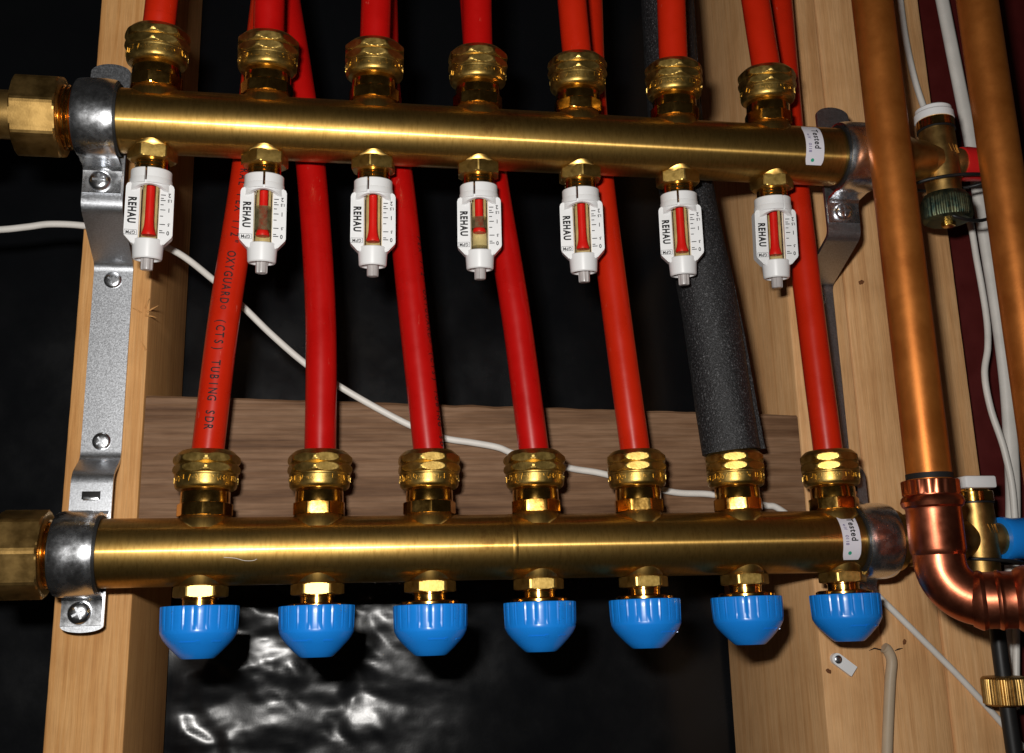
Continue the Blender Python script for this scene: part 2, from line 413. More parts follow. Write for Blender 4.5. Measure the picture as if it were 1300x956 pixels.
# ------------------------------------------------------------------ manifolds
RB = 16.3
UP = dict(Y=-23.7, Z=212.5, t=.112, x0=0.); LO = dict(Y=0., Z=0., t=-.033, x0=30.5)
RX = Matrix.Rotation(R(90), 4, 'Y')          # local z -> world x
def manifold(b, label, left, right, sides_rot, sticker):
    T = thing('manifold', label, 'manifold', (0, b['Y'], b['Z']), (b['t'], 0, 0), 'heating manifolds')
    put('tube', mesh('tube', *xf(lathe([(RB-2, left), (RB-.4, left+.2), (RB, left+.8)]+[(RB, left+.8+(right-left-1.6)*k/60) for k in range(1, 60)]+[(RB, right-.8), (RB-.4, right-.2), (RB-2, right)], 96), RX)), 'bar', T)
    # swellings pulled out of the tube where the outlets leave it
    for i in range(7):
        for s in (1, -1):
            prof = [(13.2 if s > 0 else 11.6, 10.5), (12.6 if s > 0 else 11.0, 13.8), (11.7 if s > 0 else 10.3, 15.6), (11.2 if s > 0 else 9.9, 16.9), (11.1 if s > 0 else 9.8, 17.4)]
            put('outlet', mesh('outlet', *xf(lathe(prof, 40), Matrix.Translation((b['x0']+55*i, 0, 0)) @ Matrix.Rotation(0 if s > 0 else math.pi, 4, 'X'))), 'bar', T)
    # threaded neck and union nut at the left
    thr = []; x = left-8
    while x < left+.1: thr += [(RB-1.3, x), (RB-.2, x+.7), (RB-.2, x+1.1), (RB-1.3, x+1.8)]; x += 2.1
    put('thread', mesh('thread', *xf(lathe(thr, 48), RX)), 'brass', T)
    un = put('union_nut', mesh('union_nut', *xf(polyprism(8, 19.6, left-27, left-5.5, 20.9, 1.1, 96, sides_rot), RX), 10), 'dull', T)
    put('tailpiece', mesh('tailpiece', *xf(lathe([(12, left-120), (12, left-26)], 40), RX)), 'dull', T)
    put('coupling', mesh('coupling', *xf(polyprism(8, 19.6, left-66, left-40, 20.9, 1.1, 96, sides_rot+.2), RX)), 'dull', T)
    put('end_plug', mesh('end_plug', *xf(lathe([(12.5, right-1), (12.5, right+14), (11, right+16), (10.5, right+40)], 40), RX)), 'dull', T)
    # label stuck round the tube
    xa, xb, a0, a1 = sticker; n = 16; V = []
    for rr in (RB+.08, RB+.22):
        for k in range(n+1):
            a = a0+(a1-a0)*k/n; d = .9 if k in (0, n) else (.3 if k in (1, n-1) else 0)
            for x in (xa+d, xb-d): V.append((x, -rr*math.cos(a), rr*math.sin(a)))
    q = 2*(n+1); Fc = []
    for k in range(n):
        Fc += [(2*k, 2*k+1, 2*k+3, 2*k+2), (q+2*k, q+2*k+2, q+2*k+3, q+2*k+1), (2*k, 2*k+2, q+2*k+2, q+2*k), (2*k+1, q+2*k+1, q+2*k+3, 2*k+3)]
    Fc += [(0, q, q+1, 1), (2*n, 2*n+1, q+2*n+1, q+2*n)]
    st = put('sticker', mesh('sticker', V, Fc, 40), 'sticker', T)
    def wrap(g, x, a): # text running down the tube
        return [(x+v[1], -(RB+.27)*math.cos(a-v[0]/RB), (RB+.27)*math.sin(a-v[0]/RB)) for v in g[0]], g[1]
    am = (a0+a1)/2
    put('lettering', mesh('lettering', *wrap(text_geo('Tested', 5.0, .13, .82, 'CENTER', None, 1.16), (xa+xb)/2+1.4, am+.16)), 'ink', st)
    put('lettering', mesh('lettering', *wrap(text_geo('e1f    0118', 2.6, .01, 1.0, 'CENTER'), xa+2.3, am-.02)), 'purple', st)
    put('dot', mesh('dot', *wrap(lathe([(.1, 0), (1.0, 0)], 14, None, True), (xa+xb)/2-1.2, am-.62)), 'greendot', st)
    return T
manifold(UP, 'upper brass manifold tube with the row of white flow meters beneath', -37.5, 391, R(18.6), (344, 354.5, -.62, .95))
LOWER = manifold(LO, 'lower brass manifold tube with the row of blue caps beneath', -34.5, 395, R(22.5), (355, 365, -.70, 1.02))
jx = px(655, 700, -16).x
put('joint_ring', mesh('joint_ring', *xf(lathe([(RB-.1, jx-1.6), (RB+.16, jx-1.1), (RB+.16, jx+1.1), (RB-.1, jx+1.6)], 72), RX), 30), 'bar', LOWER)
# ------------------------------------------------------------------ compression fittings
def nut_prof():
    af = 15.2
    pr = poly_r(8)
    P = [(9.4, 47.6), (11.0, 48.4), (12.6, 48.5), (13.6, 47.7), (14.9, 46.4), (16.0, 45.4), (16.25, 44.4), (16.25, 43.6), (15.9, 42.7), (15.2, 42.0), (14.9, 41.7), (15.2, 41.4), (15.9, 40.7), (16.25, 39.8), (16.25, 38.9), (15.9, 38.0), (15.2, 37.2), (14.9, 36.9)]
    D = []
    for (r0, z0), (r1, z1) in zip(P, P[1:]):
        k = max(1, int(math.hypot(r1-r0, z1-z0)/.3)); D += [(r0+(r1-r0)*j/k, z0+(z1-z0)*j/k) for j in range(k)]
    return lathe((D+[P[-1]])[::-1], 160, lambda t, r, z: min(r, pr(t, af)))
NUT = mesh('hex_nut', *nut_prof(), 9)
BAND = mesh('band', *lathe([(12.6, 29.6), (13.6, 29.6), (14.5, 30.3), (14.9, 31.2), (15.0, 32.6), (15.0, 35.8), (15.25, 36.2), (15.25, 36.8), (14.6, 37.2)], 72), 30)
NECK = mesh('neck', *lathe([(11.9, 22.4), (11.9, 28.2), (11.6, 28.8), (11.6, 31)], 64), 30)
BASE = mesh('base_nut', *polyprism(8, 12.4, 16.6, 22.8, 13.3, .45, 96), 10)
def emboss(seed):
    rd = random.Random(seed); V, Fc = [], []; parts = []; a = -2.4
    while a < 2.4:
        w_ = rd.uniform(.5, .9)
        for k in range(rd.choice((1, 2, 2, 3))):
            t = a+w_*.5*k/15; h = rd.choice((2.2, 2.2, 1.2)); zc = 34.2+rd.choice((0, 0, .5, -.5))
            bx = box(-.2, .2, -.28, .1, -h/2, h/2) if rd.random() < .7 else box(-.55, .55, -.28, .1, -.2, .2)
            mt = Matrix.Rotation(t, 4, 'Z') @ Matrix.Translation((0, -15.0, zc)) @ Matrix.Rotation(rd.choice((0, 0, .35, -.35)), 4, 'Y')
            parts.append(xf(bx, mt))
        a += rd.choice((.10, .11, .12, .24))
    return mesh('raised_marking', *join(*parts), 20)
EMB = [emboss(s) for s in (3, 8, 21)]
ORD = ('first', 'second', 'third', 'fourth', 'fifth', 'sixth', 'seventh')
def fitting(b, i, label, group, rz):
    T = thing('compression_fitting', label, 'pipe fitting', (b['x0']+55*i, b['Y'], b['Z']), (b['t'], 0, 0), group)
    put('hex_nut', NUT, 'nut', T, rot=(0, 0, rz)); bd = put('band', BAND, 'nut', T)
    put('raised_marking', EMB[i % 3], 'nut', bd, rot=(0, 0, rz*.7))
    put('neck', NECK, 'brass', T); put('base_nut', BASE, 'brass', T, rot=(0, 0, rz*1.9+.3))
upr = (.39, .1, -.05, .02, .2, .3, .12); lor = (.468, .234, .045, .164, .562, .44, .29)
for i in range(7):
    fitting(UP, i, f'brass compression fitting on top of the upper manifold, {ORD[i]} from the left', 'fittings on the upper manifold', upr[i])
    fitting(LO, i, f'brass compression fitting on top of the lower manifold, {ORD[i]} from the left' + '', 'fittings on the lower manifold', lor[i])

# ------------------------------------------------------------------ flow meters
MH = mesh('hex_nut', *polyprism(6, 10.6, -20.8, -14.0, 12.0, .7, 96, .1), 10)
MN = mesh('neck', *lathe([(8.3, -27.5), (8.3, -24.4), (8.0, -24.2), (8.3, -24.0), (8.3, -22.6), (8.0, -22.4), (8.3, -22.2), (8.3, -20.4)], 56), 30)
def meter_collar():                          # split ring, open at the front
    n = 60; gap = .06; V = []; prof = [(8.35, -26.2), (9.6, -26.0), (9.9, -26.4), (9.9, -30.6), (10.1, -30.7), (10.25, -31.0), (10.25, -33.6), (9.9, -33.9), (8.6, -33.9), (8.35, -33.6)]
    for k in range(n+1):
        t = -math.pi/2+gap+(2*math.pi-2*gap)*k/n
        V += [(r*math.cos(t), r*math.sin(t), z) for r, z in prof]
    p = len(prof); Fc = [(k*p+i, k*p+(i+1) % p, (k+1)*p+(i+1) % p, (k+1)*p+i) for k in range(n) for i in range(p)]
    Fc += [tuple(range(p)), tuple(n*p+p-1-i for i in range(p))]
    return mesh('collar', V, Fc, 35)
MC = meter_collar()
def scale_plate(s):                          # s = -1 left, 1 right; front face at y = -4.6
    P = [(4.7, -33), (10.2, -33), (11.4, -34.6), (11.5, -59.5), (7.4, -64.0), (4.7, -64.0)]
    P = [(x*s, z) for x, z in P]
    if s > 0: P = P[::-1]
    v, f = prism(P, -4.6, 3.2)
    bm = bmesh.new(); vv = [bm.verts.new(p) for p in v]
    for q in f: bm.faces.new([vv[i] for i in q])
    bmesh.ops.recalc_face_normals(bm, faces=bm.faces)
    bmesh.ops.bevel(bm, geom=list(bm.edges), offset=.4, segments=2, affect='EDGES'); bm.verts.index_update()
    g = [tuple(p.co) for p in bm.verts], [tuple(p.index for p in q.verts) for q in bm.faces]; bm.free()
    return mesh('scale_plate', *g, 30)
MPL, MPR = scale_plate(-1), scale_plate(1)
def half_shell(r0, r1, z0, z1, a0, a1, n=24):
    V = []
    for k in range(n+1):
        t = a0+(a1-a0)*k/n; V += [(r*math.cos(t), r*math.sin(t), z) for r, z in ((r0, z0), (r1, z0), (r1, z1), (r0, z1))]
    Fc = [(k*4+i, k*4+(i+1) % 4, k*4+4+(i+1) % 4, k*4+4+i) for k in range(n) for i in range(4)]+[(0, 1, 2, 3), (n*4+3, n*4+2, n*4+1, n*4)]
    return V, Fc
MBK = mesh('back_wall', *half_shell(4.56, 6.2, -64, -33, -.35, math.pi+.35), 30)
# flared arch that joins the collar to the two plates
def arch():
    V = []; n = 30
    for k in range(n+1):
        t = math.pi+math.pi*k/n
        d = 4.8*(1-abs(math.sin(t))**1.5)
        V += [(r*math.cos(t), r*math.sin(t)*.86, z) for r, z in ((8.0, -32.4), (10.3, -32.4), (10.5, -34.2-d), (8.4, -34.4-d))]
    Fc = [(k*4+i, k*4+(i+1) % 4, k*4+4+(i+1) % 4, k*4+4+i) for k in range(n) for i in range(4)]+[(0, 1, 2, 3), (n*4+3, n*4+2, n*4+1, n*4)]
    return mesh('arch', V, Fc, 40)
MA = arch()
MG = mesh('sight_tube', *lathe([(4.5, -62), (4.5, -33)], 40), 40)
MCUP = mesh('cup', *lathe([(4.6, -70.0), (5.6, -70.0), (5.8, -71.0), (6.6, -71.0), (7.1, -70.4), (7.5, -64), (7.6, -61.6), (7.2, -61.2), (4.5, -61.2)], 56), 32)
MP = mesh('peg', *lathe([(2.3, -76.3), (2.9, -76.0), (3.0, -75), (3.0, -69)], 40, lambda t, r, z: r*(1 if math.cos(4*t) > -.6 else .86)), 30)
def float_mesh(dz):
    return mesh('float', *lathe([(.8, -60+dz), (3.3, -59.9+dz), (3.5, -59.2+dz), (2.9, -57.4+dz), (2.4, -55+dz), (2.2, -51+dz), (2.2, -33.4)], 32), 35)
def yface(g, x, z, rot, y=-4.72):            # lettering laid on the front of a plate
    c, s = math.cos(rot), math.sin(rot)
    return [(x+v[0]*c-v[1]*s, y, z+v[0]*s+v[1]*c) for v in g[0]], g[1]
LOGO = mesh('logo', *yface(text_geo('REHAU', 5.2, .24, .70, space=1.22), -8.2, -47.2, -math.pi/2))
GPM = mesh('unit_mark', *join(yface(text_geo('GPM', 2.4, .05, .9, space=1.1), -8.2, -58.4, math.pi),
    *[yface(box(a, b, c, d, 0, .01), -8.2, -58.4, 0) for a, b, c, d in ((-2.9, 2.9, 1.15, 1.3), (-2.9, 2.9, -1.3, -1.15), (-3.0, -2.85, -1.2, 1.2), (2.85, 3.0, -1.2, 1.2))]))
def scale_marks():
    g = []
    for z, l, s in ((-38.6, 2.3, '2'), (-40.3, 1.4, ''), (-41.4, 2.3, '1.5'), (-43.6, 1.5, ''), (-46.2, 2.4, '1'), (-49.4, 1.5, ''), (-53.6, 2.6, '.5'), (-56.8, 1.5, ''), (-57.8, 2.6, '0')):
        g.append(yface(box(0, l, -.2, .2, 0, .01), 5.2, z, 0))
        if s: g.append(yface(text_geo(s, 2.9 if len(s) == 1 else 2.0, .07, .9), 9.3 if len(s) == 1 else 9.6, z, math.pi))
    return mesh('scale_marks', *join(*g))
MSC = scale_marks()
myaw = (6, 3, -2, -8, -15, -18, -9); mfl = (1.4, 3.0, 2.0, 8.8, 1.8, 2.0, 2.2); slit = (-12, 0, -16, -14, -10, -4, 22)
mlab = ['white flow meter next to the left stud, first of the row under the upper manifold',
        'white flow meter beside the pipe with black print, second from the left stud',
        'white flow meter third from the left stud, hanging under the upper manifold',
        'white flow meter fourth in the row, its red float raised halfway up the tube',
        'white flow meter fifth in the row, left of the one before the foam',
        'white flow meter hanging in front of the grey foam-wrapped pipe',
        'white flow meter nearest the right studs, last of the row']
for i in range(7):
    T = thing('flow_meter', mlab[i], 'flow meter', (55*i, UP['Y'], UP['Z']), (UP['t'], 0, R(myaw[i])), 'flow meters under the upper manifold')
    put('hex_nut', MH, 'nut', T, rot=(0, 0, .5+.15*i)); put('neck', MN, 'brass', T)
    put('collar', MC, 'white', T, rot=(0, 0, R(slit[i]))); put('arch', MA, 'white', T)
    a = put('scale_plate', MPL, 'white', T); put('logo', LOGO, 'ink', a); put('unit_mark', GPM, 'ink', a)
    c = put('scale_plate', MPR, 'white', T); put('scale_marks', MSC, 'ink', c)
    put('back_wall', MBK, 'back', T); put('sight_tube', MG, 'glass', T); put('float', float_mesh(mfl[i]), 'float', T)
    for z0, z1 in ((), ((-54.5, -42),), (), ((-49.3, -43.2), (-61, -58.6)), (), (), ())[i]:
        put('olive_band', mesh('olive_band', *lathe([(4.53, z0), (4.53, z1)], 40, None, False), 40), 'film', T)  # translucent olive band round the sight tube
    put('cup', MCUP, 'white', T); put('peg', MP, 'grey', T, rot=(0, 0, .3*i))

# ------------------------------------------------------------------ valves with blue caps
VH = mesh('hex_nut', *polyprism(6, 11.4, -21.6, -16.4, 12.9, .5, 96), 10)
VN = mesh('neck', *lathe([(8.2, -27.5), (8.2, -22.6), (8.6, -22.2), (8.6, -21.4)], 56), 30)
VR = mesh('flange', *lathe([(12.5, -27.9), (14.6, -27.4), (14.6, -26.4), (13.4, -25.7), (8, -25.4)], 64), 30)
def cap_mesh():
    n = 160; k = 20
    def rf(t, r, z):
        if z > -38.2 and z < -27.3 and r > 17:
            d = ((t*k/(2*math.pi)) % 1); q = abs(d-.5)*2         # q = 1 at a rib edge
            return r-.30*max(0, 1-abs(q-.80)/.10)-.12*(1-q)**2*0+(.16 if q > .9 else 0)
        return r
    prof = [(14.2, -28.2), (17.5, -27.2), (18.0, -27.35), (18.15, -27.9), (18.1, -31), (17.95, -35), (17.85, -37.9), (17.8, -38.4), (17.85, -39.2), (17.6, -40.0), (16.3, -42.4), (14.2, -44.9), (11.0, -48.2), (8.2, -50.7), (7.3, -51.2), (6.6, -51.2)]
    return mesh('cap', *lathe(prof, n, rf), 24)
VC = cap_mesh()
def cap_mark():                              # raised arrow and dash moulded on the cone
    def pt(a, z, o): r = 14.2+(z+44.9)*.84 if z > -44.9 else 14.2+(z+44.9)*(3.2/3.3); r += o; return (r*math.cos(a), r*math.sin(a), z)
    parts = []
    for a0, a1, z0, z1 in ((-2.25, -1.62, -44.0, -43.5), (-1.25, -.95, -44.0, -43.5), (-1.72, -1.62, -44.4, -43.1)):
        n = 8; V = []
        for k in range(n+1):
            a = a0+(a1-a0)*k/n; V += [pt(a, z0, -.1), pt(a, z0, .5), pt(a, z1, .5), pt(a, z1, -.1)]
        parts.append((V, [(k*4+i, k*4+(i+1) % 4, k*4+4+(i+1) % 4, k*4+4+i) for k in range(n) for i in range(4)]+[(0, 1, 2, 3), (n*4+3, n*4+2, n*4+1, n*4)]))
    return mesh('raised_arrow', *join(*parts), 30)
VM = cap_mark()
for i in range(7):
    T = thing('shutoff_valve', f'bright blue capped brass valve under the lower manifold, {ORD[i]} from the left', 'valve', (LO['x0']+55*i, 0, 0), (LO['t'], 0, 0), 'blue capped valves')
    put('hex_nut', VH, 'nut', T, rot=(0, 0, (.60, .50, .53, .50, .46, .41, .38)[i])); put('neck', VN, 'brass', T); put('flange', VR, 'brass', T)
    dz = (1.6, .5, -.4, -.6, -.5, -.6, -.7)[i]
    c = put('cap', VC, 'blue', T, loc=(0, 0, dz if i < 2 else -.5), rot=(0, 0, .11*i)); put('raised_arrow', VM, 'blue', c, rot=(0, 0, (.2, -.1, .5, .1, .9, .8, .3)[i]-.11*i))

# ------------------------------------------------------------------ red pipes
RP = 7.95
def top_of(b, i, h): return Vector((b['x0']+55*i, b['Y']-math.sin(b['t'])*h, b['Z']+math.cos(b['t'])*h))
def up_from(P):                              # carry on past the top edge of the photograph
    d = (P[-1]-P[-2]).normalized(); return P+[P[-1]+d*70, P[-1]+d*150]
def pipe(pts, label, group, per=9, material='red'):
    C = spline(pts, per)
    o = put('heating_pipe', mesh('heating_pipe', *sweep(C, RP, 28), 40), material); tag(o, label, 'pipe', group); return o, C
utop = (205.5, 342, 477.7, 605.5, 726, 852, 959)
ulab = ('first from the left, before the stud', 'second from the left, another behind', 'third from the left', 'fourth from the left', 'fifth from the left', 'sixth from the left, before the foam', 'last on the right')
for i in range(7):
    a = top_of(UP, i, 30); b_ = top_of(UP, i, 48); c = px(utop[i], 0, b_.y-(3 if i != 6 else 0))
    pipe(up_from([a, b_, b_+(c-b_)*.45, c]), f'red pipe rising from the upper manifold, {ulab[i]}', 'red pipes above the upper manifold', material='crimson' if i in (1, 2, 3) else 'red')
low = {0: [(285, 400), (312, 225), (325, 100), (337, 0)], 1: [(407, 400), (395, 215), (379, 100), (363, 0)], 2: [(525, 400), (508, 240), (491, 122), (487, 0)],
       3: [(655, 400), (627, 230), (610, 110), (601, 0)], 4: [(783, 400), (763, 240), (752, 120), (748, 0)], 6: [(1029, 400), (1010, 240), (998, 110), (989, 0)]}
llab = {0: 'red pipe with black printed lettering leaning right, leftmost above the lower manifold', 1: 'nearly upright red pipe from the lower manifold, second from the left',
        2: 'scuffed red pipe from the lower manifold, third from the left, print on its edge', 3: 'plain red pipe from the lower manifold, fourth from the left',
        4: 'orange-red pipe from the lower manifold just left of the foam-wrapped one', 6: 'red pipe from the lower manifold in front of the right stud'}
LC = {}
for i, P in low.items():
    b_ = top_of(LO, i, 48); a = b_-(px(*P[0], 3)-b_).normalized()*15
    pts = [a, b_]+[px(x, y, yy) for (x, y), yy in zip(P, (3, 5, 6, 8))]
    LC[i] = pipe(up_from(pts), llab[i], 'red pipes above the lower manifold', material='crimson' if i in (1, 2, 3) else 'red')
def pipe_print(i, s, size, a0, start, sx, pitch):
    o, C = LC[i]; L = [0.]
    for k in range(1, len(C)): L.append(L[-1]+(C[k]-C[k-1]).length)
    F_ = frames(C); V = []
    start = L[min(range(len(C)), key=lambda k: abs(C[k].z-start))]
    gs = []
    for k, ch in enumerate(s):
        if ch != ' ': c = text_geo(ch, size if ch != '\u00ae' else size*.6, .10, sx, 'CENTER', .5); gs.append(([(x+pitch*k, y, 0) for x, y, _ in c[0]], c[1]))
    g = join(*gs)
    for x, y, _ in g[0]:
        q = start-x; k = max(0, min(len(L)-2, next((j for j in range(len(L)-1) if L[j+1] > q), len(L)-2)))
        t = (q-L[k])/(L[k+1]-L[k]); c = C[k].lerp(C[k+1], t); T_, n, b2 = F_[k]
        # text runs down the pipe; the tops of the letters point right
        a = a0+y/RP; T_ = F_[k][0].lerp(F_[k+1][0], t); n = (Vector((0, -1, 0))-T_*(-T_.y)).normalized(); b2 = T_.cross(n)
        V.append(tuple(c+(n*math.cos(a)+(b2*math.sin(a)))*(RP+.09)))
    put('printed_lettering', mesh('printed_lettering', V, g[1], 60), 'ink', o)
pipe_print(0, 'VIRAL PEX 1/2" OXYGUARD\u00ae (CTS) TUBING SDR', 6.2, -.05, px(312, 207, 4).z, .70, 3.62)
pipe_print(2, 'PEX 1/2" OXYGUARD\u00ae (CTS) TUBING SDR', 5.0, .98, px(515, 300, 4).z, .70, 3.4)

# foam-wrapped pipe
T = thing('insulated_pipe', 'grey foam-wrapped pipe from the lower manifold, its lap seam curling open at the bottom', 'pipe', top_of(LO, 5, 48))
o0 = top_of(LO, 5, 48)
fp = [o0+Vector((-.5, 1.5, .6)), px(917, 500, 3.), px(901, 400, 5.), px(873, 250, 11.), px(857, 150, 12.), px(846, 0, 12.)]
fp = up_from(fp); FC = spline(fp, 10)
def foam_r(i, th):
    r = 15.6+.25*math.sin(th*3+i*.2)+.22*noise.noise(Vector((i*.5, math.cos(th)*3, math.sin(th)*3)))
    d = (th-R(78)+math.pi) % (2*math.pi)-math.pi             # the seam, on the right of the front
    op = max(0., 1-i/26)
    if 0 <= d < .42: r += (0.9+2.6*op)*(1-d/.42)             # lifted lip
    elif -.12 < d < 0: r -= 1.2+1.5*op
    return r
V, Fc = sweep([p-o0 for p in FC], foam_r, 72, False)
n = 72; k0 = len(V); V += [tuple(Vector(v)*1) for v in sweep([p-o0 for p in FC], lambda i, t: RP+.8, 72, False)[0]]
Fc += [tuple(k0+j for j in q[::-1]) for q in Fc]
Fc += [(j, (j+1) % n, k0+(j+1) % n, k0+j) for j in range(n)]
e0 = (len(FC)-1)*n; Fc += [(e0+j, k0+e0+j, k0+e0+(j+1) % n, e0+(j+1) % n) for j in range(n)]
put('foam_sleeve', mesh('foam_sleeve', V, Fc, 40), 'foam', T)
core = [top_of(LO, 5, 30)-o0, Vector((0, 0, 0))]+[p-o0 for p in fp[1:]]
put('core_pipe', mesh('core_pipe', *sweep(spline(core, 8), RP, 24), 40), 'red', T)

# ------------------------------------------------------------------ brackets and clamps
def screw_head(r, h):                        # pan head with a cross recess, axis -y
    g = lathe([(r, 0), (r, h*.35), (r*.93, h*.62), (r*.72, h*.9), (r*.4, h), (.05, h*1.02)], 40)
    a = bevbox(-r*.62, r*.62, -r*.11, r*.11, h*.6, h*1.0, .05); b = bevbox(-r*.11, r*.11, -r*.62, r*.62, h*.6, h*1.0, .05)
    return g
def cross_cut(r, h):
    return join(box(-r*.58, r*.58, -r*.10, r*.10, h*.55, h*1.06), box(-r*.10, r*.10, -r*.58, r*.58, h*.55, h*1.0601))
MY = Matrix.Rotation(R(90), 4, 'X')          # local z -> -y
def screw(parent, loc, r, h, rot, name='screw'):
    o = put(name, mesh(name, *xf(screw_head(r, h), MY), 30), 'zinc', parent, loc, (0, rot, 0))
    put('cross_recess', mesh('cross_recess', *xf(cross_cut(r, h), MY), 20), 'galv', o)
def bracket(x0, label):
    x1 = x0+20; xm = x0+10
    T = thing('bracket', label, 'bracket', (xm, STUD_Y, 0), group='manifold brackets')
    th = 2.0; yf = STUD_Y-th/2-.1
    path = round_poly([(-6, 247), (-6, 172.5), (yf, 154.8), (yf, 49), (18.2, 39.5), (18.2, -33.5)], 4.5)
    path = [(y-STUD_Y, z) for y, z in path]
    # strip built in one run; the clamp tab's opening is painted on below
    g = ribbon(path, -10, 10, th)
    put('strip', mesh('strip', *g, 25), 'galv', T)
    # rounded top end
    P = [(10*math.cos(a), 247+5.2*math.sin(a)) for a in [math.pi*k/14 for k in range(15)]]
    P = [(10, 246.9)]+P[1:-1]+[(-10, 246.9)]
    put('strip_end', mesh('strip_end', *prism(P, -6-STUD_Y-th/2, -6-STUD_Y+th/2), 30), 'galv', T)
    P = [(10*math.cos(a), -33.4+3.2*math.sin(a)) for a in [-math.pi*k/14 for k in range(15)]]
    put('strip_end', mesh('strip_end', *prism(P, 18.2-STUD_Y-th/2, 18.2-STUD_Y+th/2), 30), 'galv', T)
    for z, r_ in ((145.8, .4), (58.5, .9)): screw(T, (0, yf-th/2-STUD_Y, z), 4.6, 1.6, r_)
    for b, s in ((UP, 1), (LO, -1)):
        yb = (-6 if s > 0 else 18.2)-th/2-STUD_Y             # front of the strip
        yc = b['Y']-STUD_Y; zc = b['Z']; ro = RB+2.4
        dy = yb-yc
        # band: hooks into the strip above, runs over the front, ends in a foot with a screw below
        prof = [(yb+2.6, zc+ro+2.0), (yb-.6, zc+ro+2.0), (yb-2.5, zc+ro+.2)]
        for k in range(29):
            a = R(78)+R(204)*k/28
            prof.append((yc-ro*math.cos(a-math.pi/2)*1.0 if False else yc+ro*math.cos(a), zc+ro*math.sin(a)))
        foot_z = zc-ro
        prof += [(yb-3.6, foot_z-.4), (yb-1.6, foot_z-2.4), (yb-1.0, foot_z-4.6), (yb-1.0, foot_z-14.6)]
        n_ = len(prof)
        c = put('clamp', mesh('clamp', *crowned(prof, -9.6, 9.2, 1.5, [(.85 if 3 <= k < 31 else .5 if k in (2, 31) else 0.) for k in range(n_)], 14), 25), 'zinc', T)
        lin = [(yc+(RB+.85)*math.cos(R(60)+R(240)*k/40), zc+(RB+.85)*math.sin(R(60)+R(240)*k/40)) for k in range(41)]
        put('rubber_liner', mesh('rubber_liner', *ribbon(lin, -10.6, 10.4, 1.5), 30), 'black', c)
        screw(c, (-1, yb-1.75, foot_z-8.4 if s > 0 else foot_z-8.6), 5.4, 3.4, .5+s)
        if s < 0:                                            # black plate paints the opening's shade; pressed-out bridge above the lower clamp
            put('slot_shade', mesh('slot_shade', *bevbox(-4.4, 4.4, yb-.25, yb+.2, 27.2, 31.2, .2), 30), 'ink', T)
            put('slot_bridge', mesh('slot_bridge', *bevbox(-3.6, 3.8, yb-.9, yb+.1, 26.6, 28.6, .35), 30), 'zinc', T)
    return T
bracket(-36.2, 'galvanised steel bracket screwed to the left stud, clamping both manifolds')
bracket(369.6, 'galvanised steel bracket on the right stud, partly behind the copper pipe')

# ------------------------------------------------------------------ copper pipes
RC = 11.1
T = thing('copper_pipe', 'upright copper pipe with a press elbow at its foot, before the right studs', 'pipe', (387.5, -50, 14), group='copper pipes')
put('straight_pipe', mesh('straight_pipe', *lathe([(RC, 0)]+[(RC, 12*k) for k in range(1, 38)]+[(RC, 460)], 56), 40), 'copper', T)
ED = Vector((.86, -.51, 0)); RE = 19.
bend = [Vector((0, 0, 11)), Vector((0, 0, -26))]+[ED*(RE-RE*math.cos(a))+Vector((0, 0, -27-RE*math.sin(a))) for a in [R(90)*k/14 for k in range(0, 15)]]+[ED*34+Vector((0, 0, -46)), ED*110+Vector((0, 0, -46))]
el = put('elbow', mesh('elbow', *sweep(bend, 12.3, 56, True, Vector((.51, .86, 0))), 40), 'copper2', T)
def collar_at(z0):
    return [(12.2, z0-23), (12.9, z0-21.6), (13.3, z0-20), (13.2, z0-1), (13.4, z0), (14.6, z0+1), (15.3, z0+3), (14.6, z0+5.2), (13.6, z0+6.2), (13.4, z0+12.4), (12.4, z0+13), (11.3, z0+13)]
put('press_collar', mesh('press_collar', *lathe(collar_at(-1), 64), 28), 'copper2', el)
put('press_rim', mesh('press_rim', *lathe([(13.2, 5.4), (13.9, 5.7), (14.0, 12.4), (13.5, 12.8), (11.4, 12.8)], 96, lambda t, r, z: r-(.35 if (r > 13.5 and math.sin(18*t) > .3) else 0)), 28), 'copper2', el)
mo = Matrix.Translation(ED*16+Vector((0, 0, -46))) @ Matrix.Rotation(math.atan2(ED.y, ED.x), 4, 'Z') @ Matrix.Rotation(R(90), 4, 'Y')
put('press_collar', mesh('press_collar', *xf(lathe([(12.2, -4), (13.2, -2), (13.9, -.6), (14.3, .6), (13.8, 2.0), (13.4, 2.6), (13.4, 7.4), (14.0, 8.2), (14.2, 9.2), (13.6, 10.2), (13.4, 11), (13.4, 15.5), (14.4, 16.6), (15.6, 18.6), (16.1, 21.2), (15.6, 24), (14.4, 26), (13.6, 26.8), (13.6, 34), (12.2, 35)], 64), mo), 28), 'copper2', el)
put('black_ring', mesh('black_ring', *lathe([(11.15, 13.4), (11.35, 13.4), (11.35, 16.2), (11.15, 16.2)], 56), 30), 'ink', T)
o = put('copper_pipe', mesh('copper_pipe', *lathe([(RC, -160)]+[(RC, -160+12*k) for k in range(1, 52)]+[(RC, 480)], 56), 40), 'copper', None, (453.5, -50, 40))
tag(o, 'plain upright copper pipe at the far right edge', 'pipe', 'copper pipes')

